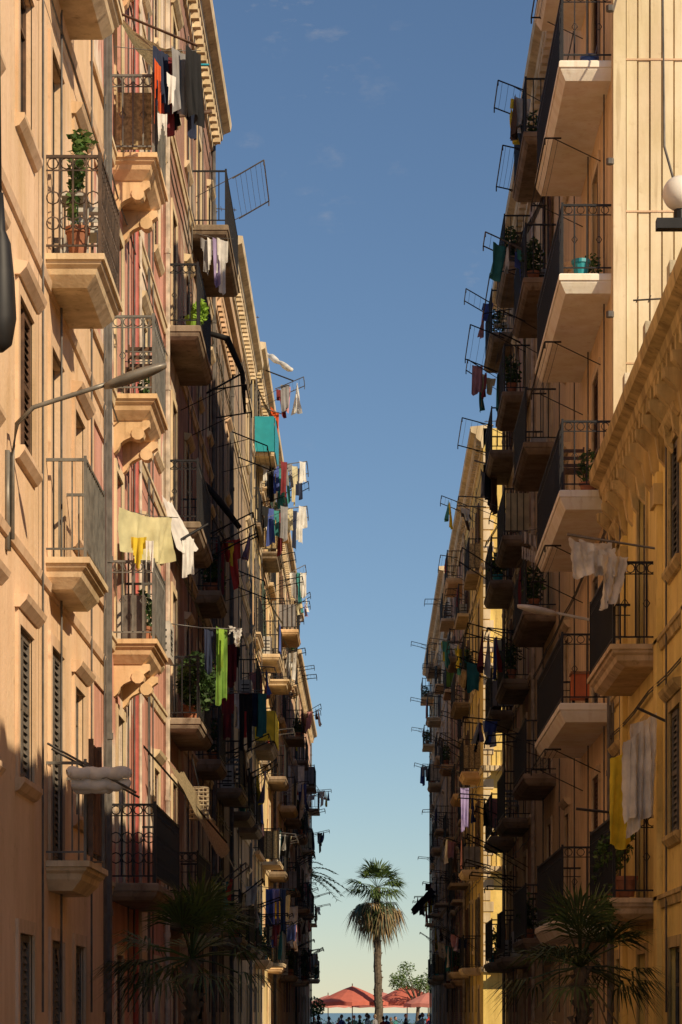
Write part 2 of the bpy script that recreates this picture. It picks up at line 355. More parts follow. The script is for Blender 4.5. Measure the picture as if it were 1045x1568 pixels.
# ------------------------------------------------------------------ building
CKEYS=['white','white','cream','white','navy','black','grey','lilac','blue','teal','white','brown','maroon','red','yellow','pinkc']
def building(name,f,y0,y1,top,wm,tm,floors,cols,slabm,railm,winm,kinds,cor=.4,dent=True,depth=10,seed=1,rackp=.35,laundryp=.3,pots=.35,sp=None,zband=True,ground=True,W_=None):
    r=random.Random(seed); cy=(y0+y1)/2
    if W_: f=Fac(f.s,W_)
    vr=random.Random(seed+100)
    root=empty(name,(f.s*(f.W+depth/2),cy,0))
    W=MB();T=MB();G=MB();S=MB();Rl=MB();K=MB();C=MB();Pp=MB();FL=MB()
    sp=sp or (.07 if y0<60 else .15)
    ops=[];jobs=[]
    for c in cols:
        for k,z in enumerate(floors):
            if 'fl' in c and k not in c['fl']: continue
            b=c.get('bal'); w=c.get('w',.9)
            if z+2.3>top-.5: continue
            if b: o=(c['y']-w/2,c['y']+w/2,z+.02,z+2.25)
            else: o=(c['y']-w/2,c['y']+w/2,z+c.get('sill',.65),z+c.get('head',2.1))
            ops.append(o); jobs.append((c,k,z,o,b))
        if ground and c.get('g',True):
            o=(c['y']-c.get('w',.9)/2,c['y']+c.get('w',.9)/2,-EYE+.0,.75); ops.append(o); jobs.append((c,-1,-EYE,o,None))
    wall(W,f,y0,y1,-EYE,top,ops,wm)
    D=-depth
    for yy in(y0,y1): W.poly([f.P(yy,0,-EYE),f.P(yy,D,-EYE),f.P(yy,D,top),f.P(yy,0,top)],wm)
    W.poly([f.P(y0,D,-EYE),f.P(y1,D,-EYE),f.P(y1,D,top),f.P(y0,D,top)],wm)
    W.poly([f.P(y0,0,top),f.P(y1,0,top),f.P(y1,D,top),f.P(y0,D,top)],M['rooft'])
    for c,k,z,o,b in jobs:
        kd=r.choice(kinds) if k>=0 else r.choice(['shut','glass','dark'])
        if not b and kd=='open' : kd='shut'
        window(G,f,o,kd,r.choice([winm,winm,M['wood'],M['wgrey']]),sp)
        trim(T,f,o,tm,hood=c.get('hood',k>=0 and not b),door=bool(b) or k<0)
    if zband:
        for z in floors:
            if z<top-2: f.prof(T,y0+.01,y1-.01,[(-.01,z-.16),(.03,z-.15),(.05,z-.06),(.07,z-.05),(.07,z-.0),(-.01,z+.02)],tm)
    if cor>0:
        z=top
        f.prof(T,y0-.0,y1+.0,[(-.01,z-.62),(.05,z-.6),(.07,z-.42),(cor*.55,z-.30),(cor*.6,z-.18),(cor*.95,z-.12),(cor,z-.02),(cor,z+.05),(-.3,z+.12)],tm)
        if dent:
            yy=y0+.2
            while yy<y1-.2: f.box(T,yy,yy+.16,.06,cor*.5,z-.5,z-.31,tm); yy+=.42
    for c in cols:
        b=c.get('bal')
        if not b: continue
        for k,z in enumerate(floors):
            if 'fl' in c and k not in c['fl']: continue
            if z>top-1.5: continue
            a,e,dep=b; st=c.get('style',0); sm=c.get('sm',slabm); rm=c.get('rm',railm)
            if y0>70:
                dep=vr.choice([.2,.45,.6,.6,.7]); a+=vr.uniform(-.2,.5); e+=vr.uniform(-.5,.2)
                st=vr.choice([0,1,2]); sm=vr.choice([slabm,slabm,M['slabd'],M['slabc'],M['slabo']])
            slab(S,f,a,e,dep,z,sm,c.get('th',.22),st)
            railing(Rl,f,a,e,dep,z,rm,orn=c.get('orn',0),sp=c.get('sp',.12 if y0<60 else .16),t=c.get('t',.016) if y0<60 else .02)
            if c.get('corb'):
                for yy in(a+.3,e-.3): corbel(S,f,yy,.16,dep*.8,z-c.get('th',.22)+.004,sm)
            if c.get('nornd'): continue
            if r.random()<rackp:
                L=r.uniform(.4,.85); ris=r.uniform(-.05,.4); zz=z+r.choice([1.0,.95,2.3,.9]); ln=r.uniform(.9,1.6)
                ya=r.uniform(a,max(a+.05,e-ln)); rack(K,f,ya,ya+ln,dep-.05,zz,L,ris,r.choice([M['iron'],M['steel'],M['iron']]))
                if r.random()<laundryp:
                    for q in range(r.randint(2,5)):
                        t=r.uniform(.05,.8); yy=r.uniform(ya,ya+ln-.4); ck=r.choice(CKEYS); kd=r.choice(['towel','shirt','trousers','shirt','towel'])
                        wd=r.uniform(.3,.5); d=dep-.05+L*t; zq=zz+ris*t-.02
                        if r.random()<.5: pa,pb=f.P(yy,d,zq),f.P(yy+wd,d,zq)
                        else: pa,pb=f.P(yy,d,zq),f.P(yy+r.uniform(-.2,.3),d-wd*.7,zq-.02)
                        cloth(C,pa,pb,r.uniform(.4,.95),CL[ck],kd,.05,(r.uniform(-.1,.1),0,0),r.random()*1e6,8,9)
            if r.random()<laundryp*.5:
                yy=r.uniform(a+.1,e-.5)
                cloth(C,f.P(yy,dep-.02,z+1.0),f.P(yy+r.uniform(.4,.8),dep-.02,z+1.0),r.uniform(.4,.9),CL[r.choice(CKEYS)],r.choice(['towel','shirt']),.03,(0,0,0),r.random()*1e6,8,8)
            q=r.random()
            if q<.22:
                m2=r.choice([M['wgreen'],M['wood'],M['wcream'],M['wgrey']]); ya,yb=c['y']-.5,c['y']+.5
                zt=z+2.3; n=14
                for q in range(n):
                    t=q/n;t2=(q+.85)/n
                    W2=lambda t:(.06+(dep)*t**1.5, zt-(1.25)*t)
                    (d1,z1),(d2,z2)=W2(t),W2(t2)
                    K.poly([f.P(ya,d1,z1),f.P(yb,d1,z1),f.P(yb,d2,z2),f.P(ya,d2,z2)],m2)
            elif q<.42 and dep>.3:
                m2=r.choice([M['reed'],M['reed'],CL['grey'],CL['green'],CL['cream'],M['wcream']]); hh=r.uniform(.7,.95)
                f.box(K,a+.075,a+.09,.02,dep-.08,z+.08,z+hh,m2)
                if r.random()<.6: f.box(K,a+.091,e-.1,dep-.09,dep-.075,z+.08,z+hh,m2)
            if r.random()<.2 and dep>.5: chair(K,f,r.uniform(a+.15,max(a+.2,e-.6)),.1,z,r.choice([M['acw'],M['wood'],M['steel']]))
            if r.random()<.15 and dep>.3:
                yy=r.uniform(a+.2,e-.2); K.tube([f.P(yy,.1,z+.1),f.P(yy,.16,z+1.4)],.014,M['woodo'],4); f.box(K,yy-.12,yy+.12,.07,.12,z+.02,z+.12,M['plor'])
            if r.random()<pots and dep>.4:
                for q in range(r.randint(1,4)):
                    yy=r.uniform(a+.2,e-.2); dd=dep-.22; pr=r.uniform(.09,.14)
                    pot(FL,f.P(yy,dd,z),pr,.22,r.choice([M['clay'],M['clay'],M['plteal'],M['stone']]))
                    hg=r.uniform(.22,.45)
                    leaves(FL,f.P(yy,dd,z+.22+hg*.8),(.2,.22,hg),130,.055,[M['leafd'],M['leafm'],M['leafd']],r)
            if r.random()<.15 and dep>.4: ac(K,f,r.uniform(a+.4,e-.4) if e-a>1 else (a+e)/2,z+.02)
    for yy,mt,rad in [(y1-.25,r.choice([M['pipe'],M['pipeg']]),.045)]:
        Pp.tube([f.P(yy,.06,-EYE),f.P(yy,.06,top-.5)],rad,mt,7)
        for q in range(8): Pp.tube([f.P(yy,.06,q*2.2-1),f.P(yy,.06,q*2.2-.92)],rad*1.3,mt,7)
    for q in range(5):
        z=r.choice(floors)+r.uniform(2.5,2.9)
        if z<top-.6:
            pts=[f.P(y0+(y1-y0)*t/12,.06,z-.06*math.sin(t*math.pi/3)**2) for t in range(13)]
            Pp.tube(pts,.012,M['pipeg'],4)
        yy=r.uniform(y0,y1); Pp.tube([f.P(yy,.05,0),f.P(yy+.02,.05,top-1)],.012,M['pipeg'],4)
    for q in range(2):
        yy=r.uniform(y0+1,y1-1); h=r.uniform(1.4,2.4); dd=-r.uniform(.3,.8)
        Pp.tube([f.P(yy,dd,top),f.P(yy,dd,top+h)],.02,M['pipeg'],4); Pp.tube([f.P(yy-.1,dd-.4,top+h-.1),f.P(yy+.1,dd+.5,top+h-.1)],.012,M['pipeg'],4)
        for w_ in range(6):
            c=f.P(yy-.1+.033*w_,dd-.35+.16*w_,top+h-.1); Pp.tube([c-Vector((0,.25-.02*w_,0)),c+Vector((0,.25-.02*w_,0))],.008,M['pipeg'],3)
    W.build('walls',root);T.build('mouldings_and_cornice',root);G.build('windows_and_shutters',root);S.build('balcony_slabs',root)
    Rl.build('balcony_railings',root);K.build('drying_racks_and_blinds',root);Pp.build('drainpipes_and_cables',root)
    C.build('laundry',root,True,False);FL.build('balcony_plants',root,False,False)
    return root
FL_R=[1.4,4.5,7.6,10.75,13.85,16.6]
# ---- left side
la=building('peach_apartment_building',LEFT,16,32.6,21.5,M['peach'],M['trimp'],[1.55,4.65,7.75,10.9,14,17.1],
 [dict(y=17.6,w=.9),dict(y=20,w=1),dict(y=22.3,w=1.05),dict(y=24.9,w=1.05),
  dict(y=27.4,w=1.1,bal=(26.5,28.5,.6),sm=M['slabc'],th=.30,style=1,orn=2,rm=M['ironr'],fl=[2,3,4],nornd=1,t=.02),
  dict(y=27.4,w=1.1,bal=(26.5,28.4,.45),sm=M['slabc'],th=.30,style=1,orn=0,rm=M['irong'],fl=[0,1],nornd=1,g=False),
  dict(y=29.5,w=1.0)],M['slabc'],M['irong'],M['wgrey'],['glass','half','shut','dark'],seed=3,zband=False)
lb=building('pink_apartment_building',LEFT,32.62,42,20.5,M['pink'],M['trimc'],[1.65,4.8,7.95,11.05,14.2,17.3],
 [dict(y=34.2,w=.9,bal=(33.35,35.2,.58),sm=M['slabo'],style=1,corb=1,th=.3,orn=1,rm=M['irong'],nornd=1,fl=[1,2,3,4,5],t=.02),
  dict(y=34.4,w=.9,bal=(33.1,37.2,.62),sm=M['slabd'],orn=2,rm=M['iron'],nornd=1,fl=[0],g=False,t=.022),
  dict(y=37.8,w=1.1,fl=[1,2,3,4,5]),dict(y=40.2,w=1.0)],M['slabo'],M['irong'],M['wood'],['shut','glass','dark'],seed=5)
building('rose_apartment_building',LEFT,42.02,54.5,18.6,M['rose'],M['trimc'],[1.6,4.8,8.0,11.2,14.6],
 [dict(y=43.9,w=1,bal=(42.3,45.6,.56),orn=1,t=.02,fl=[0,1,2,3],nornd=1),dict(y=50.3,w=1,bal=(48.1,52.3,.7),t=.02,fl=[4],nornd=1),
  dict(y=50.3,w=1,bal=(49.2,51.4,.5),t=.02,fl=[0,1,2]),dict(y=50.3,w=.9,fl=[3],g=False),dict(y=43.9,w=.9,fl=[4],g=False),dict(y=47,w=.8),dict(y=53.4,w=.7)],M['slabd'],M['iron'],M['wood'],['shut','dark','half'],seed=8,rackp=.8,laundryp=.6,cor=.42)
building('brown_apartment_building',LEFT,54.52,61,15.4,M['brown'],M['trimp'],[1.6,4.8,8.0,11.2],
 [dict(y=56.5,w=1,bal=(55.5,58,.55),fl=[0,1]),dict(y=59.6,w=.8,fl=[1,3])],M['slabd'],M['iron'],M['wood'],['shut','dark'],seed=9,rackp=.9,laundryp=.8,cor=.3,zband=False,W_=3.26)
building('tall_umber_apartment_building',LEFT,61.02,73,18.2,M['brown2'],M['trimc'],[1.6,4.8,8.0,11.2,14.4],
 [dict(y=63,w=1,bal=(62,64.5,.55),fl=[0,1]),dict(y=67.5,w=1,bal=(66.2,69,.55),fl=[0,1,2]),dict(y=71.5,w=.9)],M['slabd'],M['iron'],M['wood'],['shut','dark','glass'],seed=10,rackp=.8,laundryp=.8,W_=3.36)
building('pale_yellow_apartment_building',LEFT,73.02,90,18.8,M['yellow2'],M['trimc'],[1.5,4.6,7.7,10.9,14.0,16.0],
 [dict(y=75.5,w=1,bal=(74,77.5,.6)),dict(y=80,w=1,bal=(79,82,.6)),dict(y=86,w=1,bal=(84.5,88,.6))],M['slabc'],M['iron'],M['wgreen'],['shut','dark','open'],seed=14,rackp=.85,laundryp=.7)
building('cream_apartment_building',LEFT,90.02,112,17.0,M['cream'],M['trimc'],[1.3,4.3,7.3,10.4,13.5],
 [dict(y=93,w=1,bal=(91.5,95,.6)),dict(y=99,w=1,bal=(97.5,101,.6)),dict(y=104,w=1),dict(y=108,w=1,bal=(106.5,110,.6))],M['slabc'],M['iron'],M['wood'],['shut','dark','open'],seed=15,rackp=.8,laundryp=.6,W_=3.18)
building('salmon_apartment_building',LEFT,112.02,146,15.6,M['salmon'],M['trimc'],[1.8,4.8,7.9,11.0],
 [dict(y=115,w=1.1,bal=(113.5,117,.6)),dict(y=121,w=1.1),dict(y=128,w=1.1,bal=(126,130,.6)),dict(y=135,w=1.1),dict(y=142,w=1.1,bal=(140,144,.6))],M['slabc'],M['iron'],M['wgrey'],['shut','dark','open'],seed=16,rackp=.7,laundryp=.5)
# ---- right side
ra=building('ochre_low_building',RIGHT,16,37.6,7.75,M['ochre'],M['trimo'],[1.4,4.5],
 [dict(y=18.5,w=1),dict(y=22,w=1),dict(y=25.5,w=1),dict(y=29.8,w=1.1),dict(y=33.4,w=1,bal=(31.7,35.1,.58),sm=M['slabc'],orn=1,t=.02,nornd=1,style=1,th=.25),dict(y=36.4,w=.8)],M['slabc'],M['iron'],M['wgrey'],['glass','half'],seed=21,cor=.34)
building('apricot_apartment_building',RIGHT,37.66,55,18.8,M['apricot'],M['trimc'],FL_R,
 [dict(y=40.2,w=1.1,bal=(37.75,43.3,.76),sm=M['slabw'],th=.27,style=0,orn=1,t=.017,sp=.16,nornd=1),dict(y=46,w=.9),
  dict(y=50.5,w=1,bal=(48.9,52.6,.62),t=.02)],M['slabd'],M['iron'],M['wood'],['half','open','glass'],seed=22,rackp=.7,laundryp=.4,zband=False)
building('tan_apartment_building',RIGHT,55.02,66,18.0,M['tan'],M['trimc'],[1.2,4.2,7.2,10.3,13.4,16.2],
 [dict(y=57.5,w=1,bal=(56,59,.6)),dict(y=60.5,w=.8),dict(y=63.2,w=1,bal=(61.8,65,.6))],M['slabd'],M['iron'],M['wood'],['shut','dark','open'],depth=7,seed=23,rackp=.8,laundryp=.5,pots=.5,W_=3.48)
rd=building('yellow_stucco_building',RIGHT,80,95,18.0,M['yellow'],M['trimc'],FL_R,
 [dict(y=83,w=1,bal=(81.5,85,.6)),dict(y=87.5,w=1),dict(y=91.5,w=1,bal=(90,93.5,.6))],M['slabd'],M['iron'],M['wood'],['shut','dark','open'],seed=24,rackp=.8,laundryp=.4)
building('brick_apartment_building',RIGHT,95.02,112,18.4,M['brick'],M['trimc'],[1.2,4.2,7.2,10.2,13.3,16.2],
 [dict(y=98,w=1,bal=(96.5,100,.6)),dict(y=103,w=1),dict(y=108,w=1,bal=(106.5,110,.6))],M['slabc'],M['iron'],M['wgreen'],['shut','dark','open'],depth=6,seed=25,rackp=.7,laundryp=.4,W_=3.58)
building('grey_apartment_building',RIGHT,112.02,147,19.2,M['greyb'],M['trimc'],[1.6,4.8,8.0,11.2,14.4,16.9],
 [dict(y=115+6.4*i,w=1.1,**({'bal':(113.4+6.4*i,117+6.4*i,.6)} if i%2==0 else {})) for i in range(5)],M['slabc'],M['iron'],M['wgrey'],['shut','dark','open'],depth=4,seed=26,rackp=.6,laundryp=.3,cor=.5)
ew=MB(); X0=3.53
for z in FL_R:
    ew.box(X0+.02,X0+9.9,79.90,79.995,EYE+z-.16,EYE+z,M['trimc'])
    for k in range(3):
        xa=X0+1.2+k*3; ew.box(xa,xa+1,79.97,79.995,EYE+z+.5,EYE+z+2.1,M['glass'])
        ew.box(xa-.1,xa,79.93,79.996,EYE+z+.4,EYE+z+2.2,M['trimc']); ew.box(xa+1,xa+1.1,79.93,79.996,EYE+z+.4,EYE+z+2.2,M['trimc']); ew.box(xa,xa+1,79.935,79.996,EYE+z+2.1,EYE+z+2.2,M['trimc']); ew.box(xa,xa+1,79.9,79.996,EYE+z+.4,EYE+z+.5,M['trimc'])
        ew.box(xa+.48,xa+.52,79.95,79.968,EYE+z+.5,EYE+z+2.1,M['wood'])
    if z<16:
        ew.box(X0+.55,X0+2.6,79.35,79.89,EYE+z-.12,EYE+z+.002,M['slabc'])
        for zz in(.1,1.0): ew.box(X0+.55,X0+2.6,79.37,79.39,EYE+z+zz-.015,EYE+z+zz+.015,M['iron'])
        for q in range(14): ew.box(X0+.56+.15*q,X0+.58+.15*q,79.372,79.388,EYE+z,EYE+z+1,M['iron'])
    for q in range(9):
        if z+.35*q<17: ew.box(X0+.0,X0+(.32 if q%2 else .22),79.965,79.996,EYE+z+.01+.34*q,EYE+z+.33+.34*q-.02,M['trimc'])
ew.build('side_wall_details',rd)
# ribbed party wall + parapet
rb=MB()
rb.box(3.54,3.72,37.56,37.655,6.0,EYE+18.8,M['clad'])
x=3.735
k=0
while x<9:
    rb.box(x,x+.150,37.60+(.012 if k%3==1 else 0),37.655,6.0,EYE+18.7,M['clad']); x+=.175; k+=1
for z in(7.2,9.4,11.6,13.8,16.0): rb.box(3.725,9,37.588,37.598,EYE+z-.012,EYE+z+.012,M['trimp'])
rb.build('ribbed_party_wall_cladding')
pp=MB()
pp.box(3.5,3.75,16,37.55,EYE+7.9,EYE+8.35,M['peel']); pp.box(3.46,3.79,16,37.55,EYE+8.352,EYE+8.43,M['trimo'])
yy=16.5
while yy<37:
    pp.box(3.42,3.8,yy,yy+.3,EYE+7.9,EYE+8.55,M['peel']); yy+=2.6
for k in range(28):
    y=16.4+k*.76; RIGHT.prof(pp,y,y+.16,[(.0,7.1),(.28,7.1),(.27,7.0),(.12,6.85),(.08,6.6),(0,6.5)],M['trimo'])
for y in(28.4,31.2,35.4):
    RIGHT.box(pp,y,y+.35,.002,.07,-2,6.5,M['ochre']); RIGHT.box(pp,y-.05,y+.4,.003,.11,6.1,6.35,M['trimo'])
pp.build('parapet_and_pilasters',ra)
ar=MB()
for c in(25,27.4,29.4,22.3):
    for s in(-1,1):
        pts=[LEFT.P(c+s*.5,-.03,.75)]
        for k in range(9):
            t=k/8*math.pi/2; pts.append(LEFT.P(c+s*.5*math.cos(t),-.03,.28+.47*math.sin(t)))
        ar.poly(pts,M['stone'])
for z in(1.55,4.65,7.75,10.9,14):
    a,b,c,d=30.7,32.3,z+.35,z+2.5
    for q in((a,a+.1,c,d),(b-.1,b,c,d),(a+.1,b-.1,c,c+.1),(a+.1,b-.1,d-.1,d)): LEFT.box(ar,q[0],q[1],-.01,.04,q[2],q[3],M['trimp'])
    LEFT.box(ar,a+.1,b-.1,-.01,.012,c+.1,d-.1,M['pink'])
for z in(4.4,7.5,10.6): LEFT.prof(ar,16,32.55,[(-.01,z-.1),(.03,z-.08),(.05,z),(-.01,z+.02)],M['trimp'])
chair(ar,LEFT,27.3,.12,7.76,M['acw']); LEFT.box(ar,26.7,27.1,.1,.4,8.4,8.43,M['acw']); 
for a,b in((26.72,.12),(27.06,.12),(26.72,.36),(27.06,.36)): LEFT.box(ar,a,a+.02,b,b+.02,7.75,8.4,M['acw'])
ar.build('arches_and_panels',la)
fr=MB()
fr.tube([LEFT.P(36.1,.06,-EYE),LEFT.P(36.1,.06,19.5)],.04,M['red'],8)
fr.tube([LEFT.P(36.8,.06,-EYE),LEFT.P(36.8,.06,19.5)],.03,M['pipe'],6)
ac(fr,LEFT,39.2,5.3)
for yy,zz in((33.9,4.81),(34.6,7.96),(34.8,4.81)):
    pot(fr,LEFT.P(yy,.36,zz),.11,.22,M['clay']); leaves(fr,LEFT.P(yy,.36,zz+.45),(.16,.2,.26),110,.05,[M['leafm'],M['leafd']])
chair(fr,LEFT,33.9,.12,7.96,M['wood']); LEFT.box(fr,33.45,33.47,.05,.5,11.12,11.85,M['reed']); LEFT.box(fr,33.6,33.95,.1,.4,4.82,5.4,M['wgrey'])
fr.build('red_drainpipe_and_balcony_things',lb)
# ------------------------------------------------------------------ laundry (named)
def single(name,fn,smooth=True):
    mb=MB(); fn(mb); return mb.build(name,None,smooth,False)
def V(x,y,z): return Vector((x,y,z+EYE))
def line(mb,a,b,r=.006): mb.tube([a,(a+b)/2-Vector((0,0,.03)),b],r,M['steel'],3)
def L1(mb):
    xs=[-2.74,-2.68,-2.60,-2.52,-2.45,-2.38,-2.32]; ks=['navy','maroon','black','grey','black','navy','black']
    line(mb,V(-3.25,33.2,12.35),V(-2.15,33.2,12.3))
    for i,(x,k) in enumerate(zip(xs,ks)):
        cloth(mb,V(x,33.0+.15*(i%3),12.3),V(x+.17,33.2+.15*(i%3),12.25),.75+.3*((i*7)%4)/4,CL[k],['towel','trousers','shirt'][i%3],.05,(.02,0,0),i)
    cloth(mb,V(-2.72,32.9,12.1),V(-2.64,32.95,12.0),.85,CL['orange'],'rag',.03,seed=3)
    cloth(mb,V(-2.56,32.85,11.9),V(-2.44,32.9,11.85),.4,CL['white'],'shirt',.03,seed=4)
    cloth(mb,V(-2.68,32.9,11.4),V(-2.56,32.95,11.4),.4,CL['white'],'rag',.03,seed=14)
    mb.tube([V(-3.3,35.6,12.2),V(-2.15,35.6,12.35)],.03,M['wood'],5)
single('clothesline_with_dark_laundry',L1)
def N1(mb):
    sheet(mb,V(-3.22,33.3,12.8),V(-2.4,33.3,12.35),V(-2.36,34.4,12.5),V(-3.22,34.4,13.0),.30,M['net'],12)
    mb.tube([V(-3.28,33.3,12.85),V(-2.2,33.3,12.4)],.018,M['wood'],4); mb.tube([V(-2.45,33.3,12.15),V(-2.15,34.8,12.7)],.018,M['plteal'],4)
single('net_awning',N1,False)
def L2(mb):
    line(mb,V(-3.2,48,14.4),V(-2.5,48,14.3))
    for i,(x,k) in enumerate([(-3.1,'grey'),(-2.98,'white'),(-2.88,'lilac'),(-2.8,'white')]):
        cloth(mb,V(x,47.9,14.3),V(x+.2,48.0,14.25),.6+.12*i,CL[k],['shirt','rag','towel'][i%3],.05,seed=i+20)
single('clothesline_with_grey_laundry',L2)
def L3(mb):
    cloth(mb,V(-2.95,78,18.2),V(-2.7,78.1,18.0),.9,CL['orange'],'towel',.05,seed=2); line(mb,V(-3.3,78,18.25),V(-2.5,78,17.95),.02)
    rr=random.Random(3)
    mb.tube([V(-3.2+.1*i,76-.2*i,19.4-.11*i+.02*math.sin(i*2)) for i in range(11)],[.07+.025*math.sin(i*1.7)+rr.uniform(0,.01) for i in range(11)],CL['white'],8); mb.tube([V(-3.3,76,18.9),V(-2.15,74,18.0)],.02,M['iron'],4)
single('orange_towel_and_rolled_awning',L3)
def L4(mb):
    for zz,n0,N in((16.0,0,9),(14.7,40,9)):
        rack(mb,LEFT,75.5,77.2,.6,zz-.1,.9,.12,M['steel'],5)
        for i in range(N):
            k=['white','navy','grey','teal','black','white','cream','maroon','blue'][(i*4+n0)%9]
            x=-3.1+i*.135
            cloth(mb,V(x,75.3+.3*(i%4),zz),V(x+.2,75.5+.3*(i%4),zz),.6+.09*((i*5)%8),CL[k],['shirt','towel','trousers'][i%3],.05,seed=i+n0)
single('drying_rack_with_mixed_laundry',L4)
def L6(mb):
    rack(mb,LEFT,94,95.6,.6,16,.4,.2,M['steel'],3)
    for i,k in enumerate(['white','grey','teal','white']):
        cloth(mb,V(-2.9+.13*i,95,16.1),V(-2.68+.13*i,95.1,16.1),.9+.1*(i%3),CL[k],['shirt','towel'][i%2],.05,seed=i+60)
single('drying_rack_with_shirts',L6)
def L7(mb):
    cloth(mb,V(-3.26,34.0,6.62),V(-2.62,34.7,6.62),.62,CL['paley'],'towel',.07,seed=5,pinch=.06,nx=28,crump=.004)
    cloth(mb,V(-3.05,33.3,6.1),V(-2.85,33.3,6.1),.5,CL['yellow'],'rag',.03,seed=6)
    cloth(mb,V(-2.86,33.28,6.05),V(-2.76,33.3,6.05),.42,CL['white'],'rag',.03,seed=16)
    line(mb,V(-3.3,34.3,6.65),V(-2.55,34.75,6.62))
single('pale_yellow_bed_sheet',L7)
def L8(mb):
    sheet(mb,V(-3.0,37.6,7.5),V(-2.9,38.2,7.5),V(-2.52,38.4,6.85),V(-2.8,37.8,6.75),.06,CL['white'],10,.015,3)
    cloth(mb,V(-2.74,38,6.95),V(-2.56,38.1,6.95),.55,CL['white'],'towel',.04,seed=8)
    mb.tube([V(-3.3,38,6.6),V(-2.35,38,7.15)],.02,M['iron'],4)
single('white_towels',L8)
def L9(mb):
    line(mb,V(-3.3,42,6.3),V(-2.1,42,6.2),.01)
    cloth(mb,V(-2.47,42,6.25),V(-2.3,42.1,6.2),1.2,CL['green'],'towel',.05,seed=9); cloth(mb,V(-2.42,41.9,6.2),V(-2.34,42.0,6.2),.7,CL['lime'],'rag',.04,seed=12)
    cloth(mb,V(-2.26,42,6.25),V(-2.06,42.05,6.22),.33,CL['white'],'rag',.06,seed=10,crump=.015)
    cloth(mb,V(-2.66,42,6.22),V(-2.52,42.05,6.2),.7,CL['navy'],'towel',.04,seed=11)
single('green_towels',L9)
def L10(mb):
    cloth(mb,V(-2.95,50,9.1),V(-2.78,50.1,9.05),.95,CL['maroon'],'towel',.05,seed=13); line(mb,V(-3.3,50,9.1),V(-2.6,50,9.05),.012)
    cloth(mb,V(-2.7,50,9.05),V(-2.6,50.1,9.05),.5,CL['yellow'],'rag',.05,seed=19)
single('maroon_towel',L10)
def L11(mb):
    rnd=random.Random(4)
    for k,(z,x0,N) in enumerate(((2.42,-3.05,27),(2.31,-3.02,25),(2.28,-3.0,17))):
        mb.tube([V(x0+.025*i,26.25+.07*k+.015*math.sin(i*.8+k),z+.008*math.sin(i*.9+k)) for i in range(N)],[(.062+.008*math.sin(i*.7+k*2)+rnd.uniform(-.004,.004))*(1 if 0<i<N-1 else .6) for i in range(N)],CL['white'],10)
    mb.tube([V(-3.25,26.25,2.72),V(-2.35,26.25,2.22)],.012,M['steel'],4)
    mb.tube([V(-3.25,26.6,2.70),V(-2.35,26.6,2.2)],.012,M['steel'],4)
single('white_rolled_awning',L11)
def L14(mb):
    cloth(mb,V(-2.5,50,6.15),V(-2.25,50.1,6.15),1.1,CL['black'],'trousers',.05,seed=17); line(mb,V(-3.3,50,6.2),V(-2.1,50,6.15),.012)
    cloth(mb,V(-2.85,50,6.15),V(-2.6,50.1,6.15),.9,CL['maroon'],'shirt',.05,seed=18)
single('dark_trousers',L14)
def L15(mb):
    line(mb,V(-3.3,76,3.7),V(-2.2,76,3.6),.012)
    for i,k in enumerate(['blue','lilac','navy']): cloth(mb,V(-3.0+.2*i,75.5,3.6),V(-2.8+.2*i,75.7,3.6),1.3,CL[k],['towel','trousers','towel'][i],.06,seed=30+i)
single('blue_laundry',L15)
def L16(mb):
    line(mb,V(-3.3,90,3.75),V(-2.3,90,3.65),.012); cloth(mb,V(-2.85,90,3.7),V(-2.45,90.2,3.7),1.4,CL['white'],'towel',.06,seed=35)
single('white_sheet',L16)
def L17(mb):
    line(mb,V(-3.3,95,9.1),V(-2.3,95,9.0),.012)
    for i in range(3): cloth(mb,V(-3.1+.25*i,95,9.05),V(-2.85+.25*i,95.2,9.05),1.5+.2*i,CL[['white','grey','white'][i]],'shirt',.06,seed=38+i)
single('white_shirts',L17)
def L18(mb):
    line(mb,V(-3.3,58,7.2),V(-2.3,58,7.2),.012)
    for i,k in enumerate(['white','red','navy','teal']): cloth(mb,V(-3.0+.17*i,58,7.15),V(-2.8+.17*i,58.2,7.15),.8+.15*(i%2),CL[k],['shirt','towel'][i%2],.05,seed=68+i)
single('clothesline_with_red_towel',L18)
def R1(mb):
    mb.tube([V(3.53,31.4,5.6),V(2.4,31.4,5.78)],.014,M['steel'],4)
    cloth(mb,V(2.41,31.4,5.74),V(2.95,31.5,5.70),.44,CL['white'],'towel',.10,(.05,0,0),41,20,14,.014)
    cloth(mb,V(2.52,31.3,5.72),V(2.98,31.4,5.60),.38,CL['white'],'rag',.09,(.08,0,0),47,20,14,.012)
    cloth(mb,V(2.72,31.3,5.62),V(3.14,31.4,5.50),.64,CL['white'],'rag',.12,(-.03,0,0),42,20,14,.014,.35)
    cloth(mb,V(2.80,31.25,5.52),V(3.12,31.4,5.50),.62,CL['white'],'towel',.10,(-.08,0,0),43,18,14,.012,.6)
single('white_blouse_on_pole',R1)
def R2(mb):
    mb.tube([V(3.75,30.5,3.3),V(3.2,30.9,3.62)],.018,M['iron'],5); mb.tube([V(3.75,31.6,2.35),V(2.55,31.9,2.5)],.018,M['iron'],5)
    cloth(mb,V(3.10,30.9,3.42),V(3.44,31.0,3.58),1.28,CL['white'],'towel',.11,(-.04,0,0),51,24,18,.008,.15)
    cloth(mb,V(3.02,30.85,3.2),V(3.34,30.95,3.45),1.02,CL['white'],'towel',.09,(.02,0,0),58,20,16,.008,.1)
    cloth(mb,V(2.90,31.2,3.05),V(3.20,31.25,3.2),1.12,CL['yellow'],'towel',.06,(-.04,0,0),52,16,16,.005,.1)
single('white_and_yellow_towels',R2)
